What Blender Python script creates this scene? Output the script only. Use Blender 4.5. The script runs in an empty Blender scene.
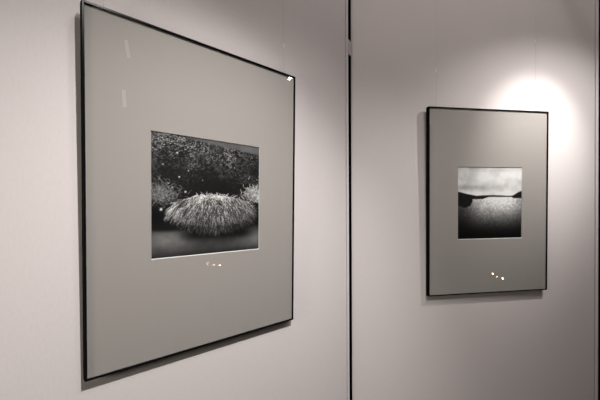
import bpy, bmesh, math, random
import numpy as np
from mathutils import Vector, Matrix

random.seed(7)
rng = np.random.default_rng(11)
scene = bpy.context.scene
col = scene.collection
EYE = 1.5                                   # camera height above the floor
Z = Vector((0, 0, 1))

# ------------------------------------------------------------------ helpers
def link(name, bm, mat, parent=None, smooth=False):
    me = bpy.data.meshes.new(name)
    bmesh.ops.recalc_face_normals(bm, faces=bm.faces[:])
    bm.to_mesh(me); bm.free()
    for m in (mat if isinstance(mat, (list, tuple)) else [mat]):
        me.materials.append(m)
    if smooth:
        for p in me.polygons: p.use_smooth = True
    o = bpy.data.objects.new(name, me)
    col.objects.link(o)
    if parent: o.parent = parent
    return o

def tag(o, label=None, cat=None, group=None, kind=None):
    if label: o['label'] = label
    if cat: o['category'] = cat
    if group: o['group'] = group
    if kind: o['kind'] = kind
    return o

def empty(name, M):
    o = bpy.data.objects.new(name, None)
    o.empty_display_size = .05
    col.objects.link(o)
    o.matrix_world = M
    return o

def box(bm, lo, hi, mi=0):
    x0, y0, z0 = lo; x1, y1, z1 = hi
    v = [bm.verts.new(p) for p in ((x0,y0,z0),(x1,y0,z0),(x1,y1,z0),(x0,y1,z0),(x0,y0,z1),(x1,y0,z1),(x1,y1,z1),(x0,y1,z1))]
    fs = []
    for q in ((0,3,2,1),(4,5,6,7),(0,1,5,4),(1,2,6,5),(2,3,7,6),(3,0,4,7)):
        f = bm.faces.new([v[i] for i in q]); f.material_index = mi; fs.append(f)
    return v, fs

def bevel_all(bm, w, seg=2):
    bmesh.ops.bevel(bm, geom=bm.edges[:] + bm.verts[:], offset=w, segments=seg, profile=.5, affect='EDGES', clamp_overlap=True)

def tube(bm, pts, r, n=12):
    pts = [Vector(p) for p in pts]
    rings = []
    for i, p in enumerate(pts):
        a = pts[max(i-1, 0)]; b = pts[min(i+1, len(pts)-1)]
        t = (b-a).normalized()
        ref = Vector((0,1,0)) if abs(t.z) > .9 else Z
        s = t.cross(ref).normalized(); w = s.cross(t)
        rings.append([bm.verts.new(p + r*(math.cos(2*math.pi*k/n)*s + math.sin(2*math.pi*k/n)*w)) for k in range(n)])
    for a, b in zip(rings, rings[1:]):
        for k in range(n):
            bm.faces.new((a[k], a[(k+1) % n], b[(k+1) % n], b[k]))
    bm.faces.new(rings[0][::-1]); bm.faces.new(rings[-1])

def lathe(bm, prof, n=32, M=Matrix.Identity(4)):
    rings = []
    for r, z in prof:
        if r < 1e-6: rings.append([bm.verts.new(M @ Vector((0,0,z)))])
        else: rings.append([bm.verts.new(M @ Vector((r*math.cos(2*math.pi*k/n), r*math.sin(2*math.pi*k/n), z))) for k in range(n)])
    for a, b in zip(rings, rings[1:]):
        for k in range(n):
            k2 = (k+1) % n
            if len(a) == 1 and len(b) == 1: continue
            if len(a) == 1: bm.faces.new((a[0], b[k2], b[k]))
            elif len(b) == 1: bm.faces.new((a[k], a[k2], b[0]))
            else: bm.faces.new((a[k], a[k2], b[k2], b[k]))

# ------------------------------------------------------------------ materials
def new_mat(name):
    m = bpy.data.materials.new(name); m.use_nodes = True
    nt = m.node_tree
    return m, nt, nt.nodes['Principled BSDF']

def plain(name, c, rough=.5, metal=0, spec=.5, coat=0):
    m, nt, b = new_mat(name)
    b.inputs['Base Color'].default_value = (*c, 1)
    b.inputs['Roughness'].default_value = rough
    b.inputs['Metallic'].default_value = metal
    b.inputs['Specular IOR Level'].default_value = spec
    b.inputs['Coat Weight'].default_value = coat
    return m

def grain(name, c, amp, scale, stretch=(1,1,1), rough=.8, bump=.05, spec=.3):
    """A colour with a fine woven grain."""
    m, nt, b = new_mat(name)
    N = nt.nodes; L = nt.links
    tc = N.new('ShaderNodeTexCoord'); mp = N.new('ShaderNodeMapping')
    mp.inputs['Scale'].default_value = stretch
    n1 = N.new('ShaderNodeTexNoise'); n1.inputs['Scale'].default_value = scale; n1.inputs['Detail'].default_value = 4
    rp = N.new('ShaderNodeMapRange')
    rp.inputs['From Min'].default_value = .3; rp.inputs['From Max'].default_value = .7
    rp.inputs['To Min'].default_value = 1-amp; rp.inputs['To Max'].default_value = 1+amp
    mx = N.new('ShaderNodeVectorMath'); mx.operation = 'SCALE'; mx.inputs[0].default_value = c
    bp = N.new('ShaderNodeBump'); bp.inputs['Strength'].default_value = bump; bp.inputs['Distance'].default_value = .001
    L.new(tc.outputs['Object'], mp.inputs['Vector']); L.new(mp.outputs['Vector'], n1.inputs['Vector'])
    L.new(n1.outputs['Fac'], rp.inputs['Value']); L.new(rp.outputs['Result'], mx.inputs['Scale'])
    L.new(mx.outputs['Vector'], b.inputs['Base Color'])
    L.new(n1.outputs['Fac'], bp.inputs['Height']); L.new(bp.outputs['Normal'], b.inputs['Normal'])
    b.inputs['Roughness'].default_value = rough; b.inputs['Specular IOR Level'].default_value = spec
    return m

def emit(name, c, s):
    m, nt, b = new_mat(name)
    b.inputs['Base Color'].default_value = (*c, 1)
    b.inputs['Emission Color'].default_value = (*c, 1)
    b.inputs['Emission Strength'].default_value = s
    return m

def glass_mat():
    m = bpy.data.materials.new('picture_glass'); m.use_nodes = True
    nt = m.node_tree; N = nt.nodes; L = nt.links; N.clear()
    out = N.new('ShaderNodeOutputMaterial'); mix = N.new('ShaderNodeMixShader')
    tr = N.new('ShaderNodeBsdfTransparent'); gl = N.new('ShaderNodeBsdfGlossy')
    tr.inputs['Color'].default_value = (.98, .98, .98, 1)
    gl.inputs['Roughness'].default_value = 0.0
    fr = N.new('ShaderNodeFresnel'); ge = N.new('ShaderNodeNewGeometry')
    mr = N.new('ShaderNodeMapRange')
    mr.inputs['To Min'].default_value = 1.32; mr.inputs['To Max'].default_value = 1/1.32
    L.new(ge.outputs['Backfacing'], mr.inputs['Value']); L.new(mr.outputs['Result'], fr.inputs['IOR'])
    L.new(fr.outputs['Fac'], mix.inputs['Fac']); L.new(tr.outputs[0], mix.inputs[1]); L.new(gl.outputs[0], mix.inputs[2])
    L.new(mix.outputs[0], out.inputs['Surface'])
    return m

def print_mat(name):
    m, nt, b = new_mat(name)
    a = nt.nodes.new('ShaderNodeVertexColor'); a.layer_name = 'tone'
    nt.links.new(a.outputs['Color'], b.inputs['Base Color'])
    b.inputs['Roughness'].default_value = .55; b.inputs['Specular IOR Level'].default_value = .2
    return m

M_WALL = grain('wall_fabric', (.685, .628, .610), .022, 260, (1, 1, .35), .85, .04, .2)
M_MAT = grain('grey_mat_board', (.385, .357, .328), .05, 420, (1, 1, 1), .9, .03, .15)
M_CORE = plain('white_mat_core', (.86, .85, .83), .8)
M_BACK = plain('hardboard_back', (.06, .045, .035), .9)
M_FRAME = plain('black_anodised_frame', (.004, .004, .005), .22, 0, .05)
M_FRAMESIDE = plain('black_frame_side', (.006, .006, .006), .8, 0, .0)
M_GLASS = glass_mat()
M_ALU = plain('satin_aluminium', (.72, .67, .69), .5, .0)
M_BLACK = plain('black_rubber_edge', (.004, .004, .005), .9, 0, .1)
M_NYLON = plain('clear_nylon', (.62, .56, .53), .25)
M_STEEL = plain('bright_steel', (.9, .9, .9), .25, 1)
M_GLINT = plain('pale_glint', (.9, .9, .9), .3)  # pale colour standing in for the glints on the wires
M_CONN = plain('beige_plastic', (.60, .535, .51), .7)
M_LAMPBLK = plain('black_lamp_enamel', (.015, .015, .015), .4)
M_CARPET = grain('dark_carpet', (.030, .026, .024), .3, 90, rough=.95, bump=.3)
M_DARK = grain('dark_hall_paint', (.028, .025, .023), .1, 6, rough=.9)
M_CEIL = grain('dark_ceiling', (.04, .037, .034), .1, 6, rough=.9)
M_BULB = emit('halogen_bulb', (1.0, .93, .84), 60)
M_BULB_DIM = emit('frosted_bulb', (1.0, .93, .84), 7)
M_WARM = emit('warm_bulb', (1.0, .74, .46), 40)
M_SKY = emit('daylight_pane', (.78, .88, 1.0), 2.2)
M_FILL = emit('overhead_fill_globe', (1.0, .92, .91), 32)  # glow of the added overhead fill lamp
M_SIDE_FILL = emit('warm_fill_globe', (1.0, .94, .82), 44)  # glow of the added fill lamp at the left
M_TUBE = emit('cool_tube', (.80, .88, 1.0), 1.9)

# ------------------------------------------------------------------ the panels (zigzag display walls)
Y1, Y2 = 0.7278072911649153, 0.15830736150184363
def axes(yaw):
    u = Vector((math.cos(yaw), math.sin(yaw), 0)); n = Vector((math.sin(yaw), -math.cos(yaw), 0))
    return u, n
U1, N1 = axes(Y1); U2, N2 = axes(Y2)
C1 = Vector((-0.2081023990567037, 0.7400304318790775, 0.036454032867466436 + EYE))
C2 = Vector((0.706924580699104, 1.193961544075375, 0.03666576344057407 + EYE))
T1, T2 = 0.024306715947593236, 0.01578177278678581       # how far the frames lean forward
A1, A2 = 0.001912651945534998, 0.006505854880730455      # how far they hang out of level
W, H = .5, .6908397627144515
DEP = .018                                               # frame depth
W1D, W2D = -0.7193585999596567, -1.0930356908659997      # N . p on each wall face
PT = .040                                                # panel thickness
PH = 2.42                                                # panel height

def wall_frame(u, n, d):
    """Matrix with x along the wall, y into the wall, z up; origin on the wall face at the floor."""
    o = n*d
    M = Matrix((u, -n, Z)).transposed().to_4x4(); M.translation = o
    return M
MW1 = wall_frame(U1, N1, W1D); MW2 = wall_frame(U2, N2, W2D)
def loc(u, p): return Vector(p).dot(u)

def px_u(M_, u, n, d, x, y=205):
    """where the sight line to a pixel meets a wall, as a distance along that wall"""
    f, pitch, roll = 317.9773808793052, -0.00754441330961541, -0.005139049780001597
    cp, sp = math.cos(pitch), math.sin(pitch)
    fw = Vector((0, cp, sp)); up = Vector((0, -sp, cp)); rt = Vector((1, 0, 0))
    c, s = math.cos(roll), math.sin(roll); rt, up = c*rt + s*up, -s*rt + c*up
    r = fw + rt*(x-300-2.1108826)/f - up*(y-200-14.81701)/f
    return (r*(d/r.dot(n))).dot(u)

e1 = px_u(MW1, U1, N1, W1D, 348.75)          # right end of the left panel
s2 = px_u(MW2, U2, N2, W2D, 351.15)          # left end of the right panel
e2 = px_u(MW2, U2, N2, W2D, 598.3)           # right end of the right panel
p1 = px_u(MW1, U1, N1, W1D, 346.9)           # where its edge strip starts
p2 = px_u(MW2, U2, N2, W2D, 596.0)
SEAM = .0022

def panel(name, trim, M, x0, x1, strip0, SEAM=.0035):
    bm = bmesh.new()
    box(bm, (x0+.0015, 0, .03), (strip0-SEAM, PT, PH))
    bevel_all(bm, .0012, 2)
    o = link(name, bm, M_WALL); o.matrix_world = M; tag(o, kind='structure')
    bm = bmesh.new()
    box(bm, (strip0, -.0008, .03), (x1, .012, PH)); bevel_all(bm, .0010, 2)
    t = link(trim, bm, M_ALU); t.matrix_world = M; tag(t, kind='structure')
    bm = bmesh.new()
    box(bm, (strip0-SEAM, .0045, .03), (x1-.0012, PT-.002, PH-.001))          # dark core that carries the strip
    box(bm, (x0, .0012, .03), (x0+.0015, PT-.002, PH-.001))                    # dark lipping of the other end
    b = link(trim + '_core', bm, M_BLACK, t)
    bm = bmesh.new()
    box(bm, (x0+.03, .005, 0), (x0+.07, PT-.005, .03)); box(bm, (x1-.07, .005, 0), (x1-.03, PT-.005, .03))
    link('panel_foot', bm, M_LAMPBLK, t)
    return o, t

panel('wall_left', 'trim_1', MW1, e1-1.02, e1, p1)
panel('wall_right', 'trim_2', MW2, s2, e2, p2, .0058)
# neighbouring panels, just past the edges of the view
PE1 = MW1 @ Vector((e1-1.02-.012, 0, 0)); 
u0, n0 = axes(Y1 + math.radians(8)); M0 = wall_frame(u0, n0, PE1.dot(n0)); q = PE1.dot(u0)
panel('wall_far_left', 'trim_3', M0, q-1.0, q, q-.008)
PE2 = MW2 @ Vector((e2+.014, 0, 0))
u3, n3 = axes(Y2 - math.radians(6)); M3 = wall_frame(u3, n3, PE2.dot(n3)); q = PE2.dot(u3)
panel('wall_far_right', 'trim_4', M3, q, q+1.0, q+.992)

# the connector bridging the slit near the top
gz0, gz1 = EYE + .595, EYE + .547
ga = MW1 @ Vector((p1+.0005, -.0010, 0)); gb = MW2 @ Vector((s2+.004, -.0010, 0))
mid = (ga+gb)/2
def conn():
    a = MW1 @ Vector((e1-.0035, -.0010, 0)); b = MW2 @ Vector((s2+.003, -.0006, 0))
    d = (b-a).normalized(); n = Vector((d.y, -d.x, 0))
    M = Matrix((d, -n, Z)).transposed().to_4x4(); M.translation = a + Z*(EYE+.551)
    bm = bmesh.new(); Ld = (b-a).length
    box(bm, (0, -.0016, 0), (Ld, .0014, .050)); bevel_all(bm, .0008, 2)
    o = link('panel_connector', bm, M_CONN); o.matrix_world = M
    tag(o, 'small beige connector clip bridging the dark slit between the two wall panels, near the top', 'clip')
conn()

# ------------------------------------------------------------------ the hall around
def room():
    def slab(name, lo, hi, m):
        bm = bmesh.new(); box(bm, lo, hi); o = link(name, bm, m); tag(o, kind='structure'); return o
    X0, X1, V0, V1, CH = -3.6, 4.4, -4.2, 4.2, 3.4
    slab('floor', (X0-.1, V0-.1, -.1), (X1+.1, V1+.1, 0), M_CARPET)
    slab('ceiling', (X0-.1, V0-.1, CH), (X1+.1, V1+.1, CH+.1), M_CEIL)
    slab('wall_back', (X0, V1, 0), (X1, V1+.1, CH), M_DARK)
    slab('wall_front', (X0, V0-.1, 0), (X1, V0, CH), M_DARK)
    slab('wall_west', (X0-.1, V0, 0), (X0, V1, CH), M_DARK)
    slab('wall_east', (X1, V0, 0), (X1+.1, V1, CH), M_DARK)
room()

# ------------------------------------------------------------------ the photographs (tones of the prints)
def lin(a):
    a = np.clip(a, 0, 1)
    return np.where(a <= .04045, a/12.92, ((a+.055)/1.055)**2.4)

def blur(a, n):
    for _ in range(n):
        p = np.pad(a, 1, mode='edge')
        a = (p[:-2,1:-1]+p[2:,1:-1]+p[1:-1,:-2]+p[1:-1,2:]+2*a)/6
    return a

def vnoise(n, cells, octs=4, gain=.55):
    out = np.zeros((n, n)); amp = 1; tot = 0
    for _ in range(octs):
        c = int(cells); g = rng.random((c+2, c+2))
        t = np.linspace(0, c, n, endpoint=False); i = t.astype(int); f = t-i; f = f*f*(3-2*f)
        a = g[i][:, i]*(1-f)[None] + g[i][:, i+1]*f[None]
        b = g[i+1][:, i]*(1-f)[None] + g[i+1][:, i+1]*f[None]
        out += amp*(a*(1-f)[:, None] + b*f[:, None]); tot += amp; amp *= gain; cells *= 2
        if cells > n: break
    return out/tot

def smooth(a, lo, hi):
    t = np.clip((a-lo)/(hi-lo), 0, 1); return t*t*(3-2*t)

def stroke(img, x0, y0, dx, dy, bend, ln, val, w=1.0, mode='max'):
    n = img.shape[0]; k = max(3, int(ln*n*1.5))
    for t in np.linspace(0, 1, k):
        x = (x0 + dx*ln*t)*n; y = (y0 + dy*ln*t + bend*ln*t*t)*n
        xi, yi = int(x), int(y)
        if 0 <= xi < n and 0 <= yi < n:
            v = val*(1-.35*t)
            img[yi, xi] = max(img[yi, xi], v) if mode == 'max' else img[yi, xi]*(1-w) + v*w

def grass_picture(n):
    yy, xx = np.mgrid[0:n, 0:n]/n
    img = np.full((n, n), .05)
    # bushes above: small leaves catching the light in clumps
    tex = .55*vnoise(n, 44, 3, .9) + .45*rng.random((n, n)); big = vnoise(n, 6, 4, .6)
    leaf = smooth(blur(tex, 1), .42, .66)
    amt = smooth(.55 - yy + .26*(big-.5), .0, .50)*(.05+1.35*big)
    amt *= 1 - .80*np.exp(-((xx-.56)/.30)**2-((yy-.42)/.10)**2)
    amt *= 1 - .35*np.exp(-((xx-.35)/.2)**2-((yy-.30)/.06)**2)
    img += leaf*amt*.40
    for _ in range(1500):                                    # leaf glints and twigs
        x, y = rng.random(), rng.random()**1.2*.50
        k = amt[int(y*n), int(x*n)]
        ang = rng.uniform(-.9, .9)
        stroke(img, x, y, math.cos(ang), math.sin(ang), .1, rng.uniform(.004, .016), k*rng.uniform(.15, .95))
    # smooth strip along the top right
    strip = smooth(.075*xx+.012 - yy, -.010, .010)*smooth(xx, .15, .5)
    img = img*(1-strip) + (.27+.08*vnoise(n, 12, 2))*strip
    # grass clumps at the left and right
    for cx, cy, rx, ry, cnt, v in ((.09, .49, .15, .11, 520, .50), (.95, .47, .15, .11, 620, .74)):
        for _ in range(cnt):
            a_ = rng.normal(0, .55); b_ = rng.normal(0, .5)
            x0, y0 = cx+rx*a_*.8, cy+ry*b_*.8
            ang = rng.normal(-math.pi/2, .8)
            stroke(img, x0, y0, math.cos(ang), math.sin(ang), .3, rng.uniform(.015, .06), rng.uniform(.12, v))
    # water
    water = smooth(yy - .01*np.sin(xx*11), .745, .785)
    wt = .17 + .27*np.exp(-((xx-.13)/.22)**2-((yy-.83)/.085)**2) + .22*smooth(xx, .60, 1.0)*np.exp(-((yy-.86)/.09)**2)
    wt += .06*smooth(yy, .80, .90)*(1-smooth(yy, .93, 1.0)) - .05*smooth(yy, .92, 1.0)
    wt *= .85*(.85+.3*vnoise(n, 16, 3))
    img = img*(1-water) + wt*water
    # black reflection below the tussock
    sh = np.exp(-(np.clip(np.abs(xx-.57)-.20, 0, 1)/.12)**2 - (np.clip(np.abs(yy-.785)-.03, 0, 1)/.045)**2)
    img = img*(1-.95*sh) + .03*sh
    dk = np.exp(-((xx-.03)/.10)**2-((yy-.66)/.075)**2); img *= 1-.8*dk
    dk = np.exp(-((xx-.97)/.07)**2-((yy-.70)/.07)**2); img *= 1-.6*dk
    # the tussock: blades spread from a parting line near its crown and droop
    cx, cy, rx, ry = .535, .625, .405, .150
    e = ((xx-cx)/rx)**2+((yy-cy)/(ry*(1-.4*np.clip(-(xx-cx)/rx-.25, 0, .7))))**2
    body = smooth(1.05-e, 0, .22)
    img = img*(1-body) + .16*body
    N = 5200
    pts = []
    while len(pts) < N:
        a_, b_ = rng.uniform(-1, 1), rng.uniform(-1, 1)
        if a_*a_+b_*b_ < 1: pts.append((b_, a_))
    pts.sort(reverse=True)
    tuft = vnoise(n, 15, 2, .7)
    for b_, a_ in pts:
        x0 = cx+rx*.92*a_; y0 = cy+ry*.86*b_*(1-.55*min(max(-a_-.25, 0), .7)*(b_ > 0))-.008
        vx = (x0-(cx-.03))/rx; vy = (y0-(cy-ry*.55))/ry          # away from the crown
        dx = vx*1.25 + rng.normal(0, .30); dy = vy*.55 + .12 + rng.normal(0, .26)
        if b_ < -.35: dy = -.35*abs(rng.normal(0, 1)) + .15
        L_ = math.hypot(dx, dy)+1e-6
        lit = .80 - .10*b_ + .10*math.exp(-((a_+.2)/.5)**2)
        if b_ > .15: lit -= .52*(b_-.15)/.85
        if a_ > .35: lit -= .30*(a_-.35)/.65
        t = tuft[min(n-1, int(y0*n)), min(n-1, int(x0*n))]
        v = lit*rng.uniform(.18, 1.30)*(.55+.9*t)
        stroke(img, x0, y0, dx/L_, dy/L_, .45, rng.uniform(.02, .075), v, .72, 'mix')
    for _ in range(1100):                                    # dark gaps between the blades
        a_ = rng.normal(0, .55); b_ = rng.uniform(-.8, .95)
        if a_*a_+b_*b_ > .95: continue
        stroke(img, cx+rx*a_, cy+ry*b_, a_+rng.normal(0, .3), .6, .4, rng.uniform(.015, .05), .12, .5, 'mix')
    for _ in range(220):                                     # dark fringe hanging into the water
        a_ = rng.uniform(-.75, .98)
        y0 = cy+ry*math.sqrt(1-a_*a_)*.88
        stroke(img, cx+rx*a_, y0, a_*.9+rng.normal(0, .25), .8, .1, rng.uniform(.02, .06), rng.choice([.06, .10, .30]), .65, 'mix')
    for x, y, r, v in ((.085,.605,.010,1.0),(.275,.462,.008,.95),(.225,.345,.006,.95),(.36,.49,.005,.9),(.405,.49,.005,.9),(.21,.155,.007,.95),
                       (.985,.29,.006,.95),(.10,.255,.005,.8),(.30,.29,.005,.8),(.14,.40,.005,.8),(.42,.36,.004,.7),(.62,.12,.004,.7),(.72,.23,.004,.7),(.17,.43,.005,.8)):
        k = np.exp(-((xx-x)**2+(yy-y)**2)/(r*r)); img = img*(1-k)+v*k
    edge = np.minimum(np.minimum(xx, 1-xx), np.minimum(yy, 1-yy)); img = np.where(edge < .008, .05, img)
    return img

def lake_picture(n):
    yy, xx = np.mgrid[0:n, 0:n]/n
    # sky
    cl = vnoise(n, 4, 4, .55); cl2 = blur(vnoise(n, 9, 4, .6), 1)
    sky = .715 + .20*(cl-.5) + .20*(cl2-.5)
    sky += .09*np.exp(-((xx-.42)/.16)**2-((yy-.17)/.09)**2) + .05*np.exp(-((xx-.75)/.2)**2-((yy-.12)/.05)**2)
    sky -= .12*np.exp(-((xx-.22)/.30)**2-((yy-.29)/.035)**2) + .07*np.exp(-((xx-.62)/.15)**2-((yy-.25)/.06)**2)
    sky -= .10*smooth(.10-yy, 0, .1)
    sky += .06*smooth(yy, .31, .38)
    # water: light under the horizon, darkening to the near shore, finely rippled
    rip = .6*vnoise(n, 40, 2, .8) + .4*vnoise(n, 80, 1)
    d = smooth(yy, .40, .96)
    base = .80*(1-d)**1.05*np.exp(-((xx-.66)/.75)**2) + .025
    base *= 1-.50*smooth(.40-xx, 0, .40)*smooth(yy, .42, .60)
    base *= 1-.22*smooth(xx, .78, 1)
    water = base*(.70+.60*rip)
    water = np.where((yy > .45), water + .12*(rng.random((n, n)) > .93)*(1-d), water)
    img = np.where(yy < .405, sky, water)
    # far shore and hills
    top = .402 - .010*smooth(xx, .2, .5) + .008*smooth(xx, .55, .8)
    top = np.minimum(top, .345 + .030*smooth(xx, .0, .18) + .035*smooth(xx, .12, .38))
    top = np.minimum(top, np.where(xx > .80, .400-.060*smooth(xx, .82, .97), 9))
    bot = .416 + .028*smooth(.46-xx, -.03, .10) + .018*smooth(xx, .82, .86)
    bot = np.where(xx < .235, np.minimum(.548 - .012*np.sin(xx*40), .445+.9*np.sqrt(np.clip(.235-xx, 0, 1))*.5), bot)
    m = 1.2/n
    land = smooth(yy-top, -m, m)*smooth(bot-yy, -m, m)
    img = img*(1-land) + land*(.05 + .03*vnoise(n, 20, 2))
    edge = np.minimum(np.minimum(xx, 1-xx), np.minimum(yy, 1-yy)); img = np.where(edge < .012, .10, img)
    return img

def print_mesh(name, img, gain, x0, x1, z0, z1, y, parent, mat):
    """flat photographic print: a fine grid whose tones are stored per vertex"""
    n = img.shape[0]
    xs = np.linspace(x0, x1, n); zs = np.linspace(z1, z0, n)
    X, ZZ = np.meshgrid(xs, zs)
    co = np.stack([X, np.full_like(X, y), ZZ], -1).reshape(-1, 3)
    idx = np.arange(n*n).reshape(n, n)
    f = np.stack([idx[1:, :-1], idx[1:, 1:], idx[:-1, 1:], idx[:-1, :-1]], -1).reshape(-1, 4)
    me = bpy.data.meshes.new(name)
    me.from_pydata(co.tolist(), [], f.tolist())
    at = me.color_attributes.new('tone', 'FLOAT_COLOR', 'POINT')
    v = np.clip(lin(img)*gain, 0, .86).reshape(-1)
    rgba = np.stack([v*1.0, v*.985, v*.95, np.ones_like(v)], -1).astype(np.float32)
    at.data.foreach_set('color', rgba.reshape(-1))
    me.materials.append(mat)
    o = bpy.data.objects.new(name, me); col.objects.link(o); o.parent = parent
    return o

# ------------------------------------------------------------------ framed photographs
def frame_matrix(c, yaw, tilt, roll):
    u, n = axes(yaw)
    v = math.cos(tilt)*Z + math.sin(tilt)*n
    u2 = math.cos(roll)*u + math.sin(roll)*v; v2 = math.cos(roll)*v - math.sin(roll)*u
    nn = u2.cross(v2)
    M = Matrix((u2, -nn, v2)).transposed().to_4x4()
    M.translation = c - v2*(H/2)            # origin at the middle of the lower front edge
    return M

LIP = .0042
def ring(bm, prof, w, h, cz, matte=()):
    """sweep a (inset, y) profile round a rectangle with mitred corners"""
    loops = []
    for ins, y in prof:
        a, b = w/2-ins, h/2-ins
        loops.append([bm.verts.new((sx*a, y, cz+sz*b)) for sx, sz in ((-1,-1),(1,-1),(1,1),(-1,1))])
    m = len(loops)
    for i in range(m):
        A, B = loops[i], loops[(i+1) % m]
        for k in range(4):
            bm.faces.new((A[k], A[(k+1) % 4], B[(k+1) % 4], B[k])).material_index = 1 if i in matte else 0

def framed(label, M, MW, img, gain, s, asp, dv, ho, pname, plabel):
    root = empty('framed_photograph', M)
    tag(root, label, 'picture', 'framed black and white photographs')
    cz = H/2
    bm = bmesh.new()
    r = .0007
    prof = [(r, 0)] + [(r*(1-math.sin(t)), r*(1-math.cos(t))) for t in (math.pi/6, math.pi/3, math.pi/2)]
    prof += [(0, DEP), (.0016, DEP), (.0016, .0024), (LIP, .0024), (LIP, .0006), (LIP-.0006, 0)]
    ring(bm, prof, W, H, cz, (3, 4))
    link('frame', bm, [M_FRAME, M_FRAMESIDE], root)
    g = bmesh.new(); box(g, (-W/2+.0018, .0026, .0018), (W/2-.0018, .0044, H-.0018))
    link('glass_pane', g, M_GLASS, root)
    # mat board with its window
    hx, hz = s/2, s*asp/2; pc = cz+dv
    ym, yp = .0047, .0067; bv = .0019
    bm = bmesh.new()
    o4 = [(-W/2+.0018, .0018), (W/2-.0018, .0018), (W/2-.0018, H-.0018), (-W/2+.0018, H-.0018)]
    i4 = [(ho-hx-bv*.35, pc-hz-bv*.75), (ho+hx+bv*.35, pc-hz-bv*.75), (ho+hx+bv*.35, pc+hz+bv*.35), (ho-hx-bv*.35, pc+hz+bv*.35)]
    fo = [bm.verts.new((x, ym, z)) for x, z in o4]; fi = [bm.verts.new((x, ym, z)) for x, z in i4]
    bo = [bm.verts.new((x, yp, z)) for x, z in o4]; bi = [bm.verts.new((x, yp-.00005, z)) for x, z in i4]
    for k in range(4):
        k2 = (k+1) % 4
        bm.faces.new((fo[k], fo[k2], fi[k2], fi[k])); bm.faces.new((bo[k], bi[k], bi[k2], bo[k2]))
        bm.faces.new((fo[k], bo[k], bo[k2], fo[k2])); bm.faces.new((fi[k], fi[k2], bi[k2], bi[k]))
    mat = link('mat_board', bm, M_MAT, root)
    tag(mat, 'warm grey mat board with a square window')
    bm = bmesh.new()
    j4 = [(ho-hx, pc-hz), (ho+hx, pc-hz), (ho+hx, pc+hz), (ho-hx, pc+hz)]
    e = .00012
    k4 = [(i4[0][0]+e, i4[0][1]+e), (i4[1][0]-e, i4[1][1]+e), (i4[2][0]-e, i4[2][1]-e), (i4[3][0]+e, i4[3][1]-e)]
    a = [bm.verts.new((x, ym+.0001, z)) for x, z in k4]; b = [bm.verts.new((x, yp-.0001, z)) for x, z in j4]
    c = [bm.verts.new((x, yp-.0001, z)) for x, z in k4]
    for k in range(4):
        k2 = (k+1) % 4
        bm.faces.new((a[k], a[k2], b[k2], b[k])); bm.faces.new((a[k], c[k], c[k2], a[k2])); bm.faces.new((c[k], b[k], b[k2], c[k2]))
    t = link('window_bevel', bm, M_CORE, mat); tag(t, 'white bevelled edge of the mat window')
    p = print_mesh(pname, img, gain, ho-hx-.004, ho+hx+.004, pc-hz-.004, pc+hz+.004, yp+.0003, root, print_mat(pname + '_tones'))
    tag(p, plabel)
    bm = bmesh.new(); box(bm, (-W/2+.002, .0075, .002), (W/2-.002, DEP-.002, H-.002)); link('backing_board', bm, M_BACK, root)
    MI = MW.inverted() @ M
    for sx in (-1, 1):
        q = Vector((sx*(W/2-.03), .0, .02)) + Vector((0, DEP-.002, 0)); gap = -(MI @ q).y          # distance from the back to the wall
        bm = bmesh.new(); lathe(bm, [(0, 0), (.006, 0), (.005, gap-.0006), (0, gap-.0006)], 16, Matrix.Translation(q) @ Matrix.Rotation(-math.pi/2, 4, 'X'))
        link('rear_bumper', bm, M_LAMPBLK, root)
    return root

F1 = frame_matrix(C1, Y1, T1, A1); F2 = frame_matrix(C2, Y2, T2, A2)
S1, S2, ASP = 0.26520866878139804, 0.2691819488559522, 0.9961307239232852
framed('large black-framed photograph of a grassy tussock in dark water, hung on the left wall panel', F1, MW1,
       grass_picture(260), 1.55, S1, ASP, .00066, .00034, 'grass_photograph', 'black and white print of a pale grass tussock beside dark water')
framed('black-framed photograph of a lake under a bright cloudy sky, hung on right panel', F2, MW2,
       lake_picture(170), 1.6, S2, ASP, -.00465, .0051, 'lake_photograph', 'black and white print of a lake, low dark hills and clouds')

# ------------------------------------------------------------------ hanging lines
def hang(FM, MW, lx, zs, label):
    top = FM @ Vector((lx, .0185, H-.006))
    MI = MW.inverted(); a = MI @ top
    root = empty('hanging_wire', MW @ Matrix.Translation((a.x, a.y, a.z)))
    tag(root, label, 'wire', 'nylon picture wires')
    bm = bmesh.new(); tube(bm, [(0, 0, 0), (0, 0, .3), (0, min(-.006-a.y, 0)*.2, .5), (0, -.003-a.y, PH-a.z+.0035)], .00042, 8)
    link('line', bm, M_NYLON, root, True)
    if zs is not None:                       # glint of light on the line, modelled as a small pale sleeve
        h = EYE+zs-a.z; yy = 0 if h < .3 else (h-.3)/.2*min(-.006-a.y, 0)*.2
        bm = bmesh.new(); tube(bm, [(0, yy, h-.007), (0, yy, h-.004), (0, yy, h+.004), (0, yy, h+.007)], .0013, 10)
        link('glint_sleeve', bm, M_GLINT, root, True)
    bm = bmesh.new(); tube(bm, [(0, -.003-a.y, PH-a.z+.003), (0, PT+.003-a.y, PH-a.z+.003), (0, PT+.003-a.y, PH-a.z-.05)], .0018, 8)
    link('hook', bm, M_STEEL, root, True)
    return root
hang(F1, MW1, .223, .467, 'thin nylon wire rising from the right end of the grass tussock photograph')
hang(F1, MW1, -.213, None, 'thin nylon wire above the left end of the grass tussock photograph')
hang(F2, MW2, -.209, .52, 'thin nylon wire rising from the left end of the lake photograph')
hang(F2, MW2, .209, .66, 'thin nylon wire rising from right end of lake photograph, crossing the bright light pool')

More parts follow.
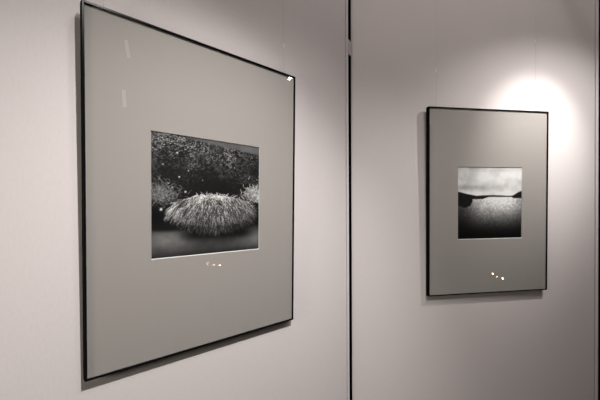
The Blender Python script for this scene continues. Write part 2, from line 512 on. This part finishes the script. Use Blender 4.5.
# ------------------------------------------------------------------ lamps
def spot(label, MW, u, n, z, beams, size, mb):
    """arm spotlight clamped on the top of a panel: u along the panel, n out from it, z height.
    beams: the reflector's lobes as (aim along panel, aim height, half angle, blend, power)"""
    L = Vector((u, -n, z)); d = (Vector((beams[0][0], 0, beams[0][1]))-L).normalized()
    root = empty('arm_spotlight', MW @ Matrix.Translation((u, 0, PH)))
    tag(root, label, 'spotlight', 'spotlights on panel arms')
    off = Vector((u, 0, PH))
    bm = bmesh.new(); box(bm, (-.02, -.012, -.05), (.02, -.001, .016)); box(bm, (-.02, -.012, .001), (.02, PT+.012, .016)); box(bm, (-.02, PT+.001, -.05), (.02, PT+.012, .016))
    link('clamp', bm, M_LAMPBLK, root)
    b = L - d*.085 - off
    bm = bmesh.new(); tube(bm, [(0, 0, .012), (0, -.02, .05), (0, -.06, .075), (0, b.y*.6, b.z+.09), (b.x, b.y+.02, b.z+.05), (b.x, b.y, b.z)], .006, 10)
    link('arm', bm, M_LAMPBLK, root, True)
    q = d.to_track_quat('Z', 'Y').to_matrix().to_4x4()
    q.translation = L-off
    bm = bmesh.new(); lathe(bm, [(0, -.095), (.016, -.093), (.02, -.07), (.036, -.035), (.040, SHADE), (.038, SHADE), (.034, -.03), (.018, -.06), (0, -.062)], 28, q)
    link('housing', bm, M_LAMPBLK, root, True)
    bm = bmesh.new(); lathe(bm, [(0, -.006), (size*.8, -.009), (size, -.014), (0, -.022)], 24, q)
    bb = link('bulb', bm, mb, root); tag(bb, 'glowing halogen bulb')
    for au, az, half, blend, power in beams:
        li = bpy.data.lights.new('spot_beam', 'SPOT'); li.energy = power; li.spot_size = 2*half; li.spot_blend = blend
        li.shadow_soft_size = .010; li.color = (1, .978, .97)
        lo = bpy.data.objects.new('spot_beam', li); col.objects.link(lo)
        dd = (Vector((au, 0, az))-L).normalized()
        lo.matrix_world = MW @ Matrix.Translation(L) @ dd.to_track_quat('-Z', 'Y').to_matrix().to_4x4()
SHADE = -.004
c1u = C1.dot(U1); c2u = C2.dot(U2)
spot('black arm spotlight aimed at the tussock photograph from above the left panel', MW1, c1u-.085, .98, EYE+.88,
     [(c1u-.05, EYE-.45, .61, .92, 62), (c1u+.37, EYE-.43, .62, .95, 27)], .010, M_BULB_DIM)
spot('black arm spotlight aimed at the lake photograph from above the right panel', MW2, c2u+.256, .5426, EYE+.776,
     [(c2u+.205, EYE+.235, .43, 1.0, 28), (c2u+.29, EYE-.58, 1.08, .85, 18.5)], .018, M_BULB)

# low lamp stand with three small bulbs (seen mirrored in the glass of both frames)
def bulb_stand():
    pts = [Vector((2.71, -.505, EYE-.745)), Vector((2.66, -.41, EYE-.75)), Vector((2.615, -.312, EYE-.742))]
    c = pts[1].copy(); root = empty('lamp_stand', Matrix.Translation((c.x, c.y, 0)))
    tag(root, 'low black lamp stand with three small warm bulbs in a row, mirrored in the glass', 'lamp')
    hz = c.z - .045
    bm = bmesh.new(); lathe(bm, [(0, 0), (.13, 0), (.13, .012), (.02, .02), (0, .02)], 32); link('base', bm, M_LAMPBLK, root)
    bm = bmesh.new(); tube(bm, [(0, 0, .015), (0, 0, hz)], .009, 12); link('pole', bm, M_LAMPBLK, root, True)
    d = pts[2]-pts[0]
    bm = bmesh.new(); tube(bm, [Vector((-d.x*.6, -d.y*.6, hz)), Vector((d.x*.6, d.y*.6, hz))], .008, 12); link('crossbar', bm, M_LAMPBLK, root, True)
    for p, r in zip(pts, (.011, .009, .012)):
        q = p - Vector((c.x, c.y, 0))
        bm = bmesh.new(); lathe(bm, [(0, hz), (.010, hz), (.010, q.z-r*.8), (0, q.z-r*.8)], 16, Matrix.Translation((q.x, q.y, 0))); link('socket', bm, M_LAMPBLK, root, True)
        bm = bmesh.new(); bmesh.ops.create_uvsphere(bm, u_segments=16, v_segments=10, radius=r, matrix=Matrix.Translation(q)); b = link('bulb', bm, M_WARM, root, True)
        tag(b, 'glowing warm bulb')
bulb_stand()

# globe lamp added overhead as soft fill for the walls
def fill_pendant():
    x, y, z = .72, .10, EYE+1.383
    root = empty('fill_pendant_lamp', Matrix.Translation((x, y, z)))
    tag(root, 'added white globe fill lamp hanging from the dark ceiling, above the viewer', 'lamp')
    bm = bmesh.new(); bmesh.ops.create_uvsphere(bm, u_segments=32, v_segments=16, radius=.13); link('globe', bm, M_FILL, root, True)
    bm = bmesh.new(); lathe(bm, [(0, .118), (.04, .118), (.04, .14), (.008, .15), (.008, 3.4-z-.02), (.05, 3.4-z-.015), (.05, 3.4-z-.001), (0, 3.4-z-.001)], 24); link('stem', bm, M_LAMPBLK, root, True)
fill_pendant()

# fill lamp added left of the viewer to lighten the left frame's shadow
def fill_floor_lamp():
    x, y, z, r = -.97, -.50, EYE, .12
    root = empty('fill_floor_lamp', Matrix.Translation((x, y, 0)))
    tag(root, 'added fill lamp, a warm white globe on a tall black stand, left of the viewer', 'lamp')
    bm = bmesh.new(); lathe(bm, [(0, 0), (.15, 0), (.15, .012), (.03, .025), (0, .025)], 36); link('base', bm, M_LAMPBLK, root)
    bm = bmesh.new(); tube(bm, [(0, 0, .02), (0, 0, z-r+.004)], .011, 14); link('pole', bm, M_LAMPBLK, root, True)
    bm = bmesh.new(); bmesh.ops.create_uvsphere(bm, u_segments=32, v_segments=16, radius=r, matrix=Matrix.Translation((0, 0, z))); link('globe', bm, M_SIDE_FILL, root, True)
fill_floor_lamp()

# two cool tubes hung in line from the ceiling, mirrored as pale streaks in the left glass
def tube_lamp():
    a, b, c, d = (Vector(p) + Z*EYE for p in ((2.655, -1.53, 1.88), (2.727, -1.54, 1.70), (2.774, -1.642, 1.338), (2.814, -1.656, 1.141)))
    root = empty('tube_lamp', Matrix.Translation((a.x, a.y, d.z)))
    tag(root, 'slim hanging lamp of two cool white tubes, one above the other, behind the viewer', 'lamp')
    o = Vector((a.x, a.y, d.z))
    for p, q in ((a, b), (c, d)):
        bm = bmesh.new(); tube(bm, [p-o, q-o], .020, 14); link('tube', bm, M_TUBE, root, True)
    bm = bmesh.new(); e = Vector((.02, -.03, 0)); tube(bm, [Vector((a.x, a.y, 3.4))-o+e, a-o+e, b-o+e, c-o+e, d-o+e], .006, 8); link('hanger', bm, M_LAMPBLK, root, True)
tube_lamp()

# ------------------------------------------------------------------ world, camera, view
w = bpy.data.worlds.new('world'); scene.world = w; w.use_nodes = True
bg = w.node_tree.nodes['Background']; bg.inputs[0].default_value = (.9, .85, .8, 1); bg.inputs[1].default_value = .0

f, pitch, roll = 317.9773808793052, -0.00754441330961541, -0.005139049780001597
cp, sp = math.cos(pitch), math.sin(pitch)
fw = Vector((0, cp, sp)); up = Vector((0, -sp, cp)); rt = Vector((1, 0, 0))
c, s = math.cos(roll), math.sin(roll); rt, up = c*rt + s*up, -s*rt + c*up
cam = bpy.data.cameras.new('camera'); co = bpy.data.objects.new('camera', cam); col.objects.link(co)
cam.sensor_fit = 'HORIZONTAL'; cam.sensor_width = 36; cam.lens = f/600*36
cam.shift_x = -2.1108826/600; cam.shift_y = 14.81701/600
cam.clip_start = .02
M = Matrix((rt, up, -fw)).transposed().to_4x4(); M.translation = (0, 0, EYE)
co.matrix_world = M
scene.camera = co

vs = scene.view_settings
scene.display_settings.display_device = 'sRGB'
vs.view_transform = 'Standard'; vs.look = 'None'; vs.gamma = 1; vs.use_curve_mapping = False; vs.exposure = 0.07
scene.cycles.max_bounces = 10; scene.cycles.transparent_max_bounces = 12
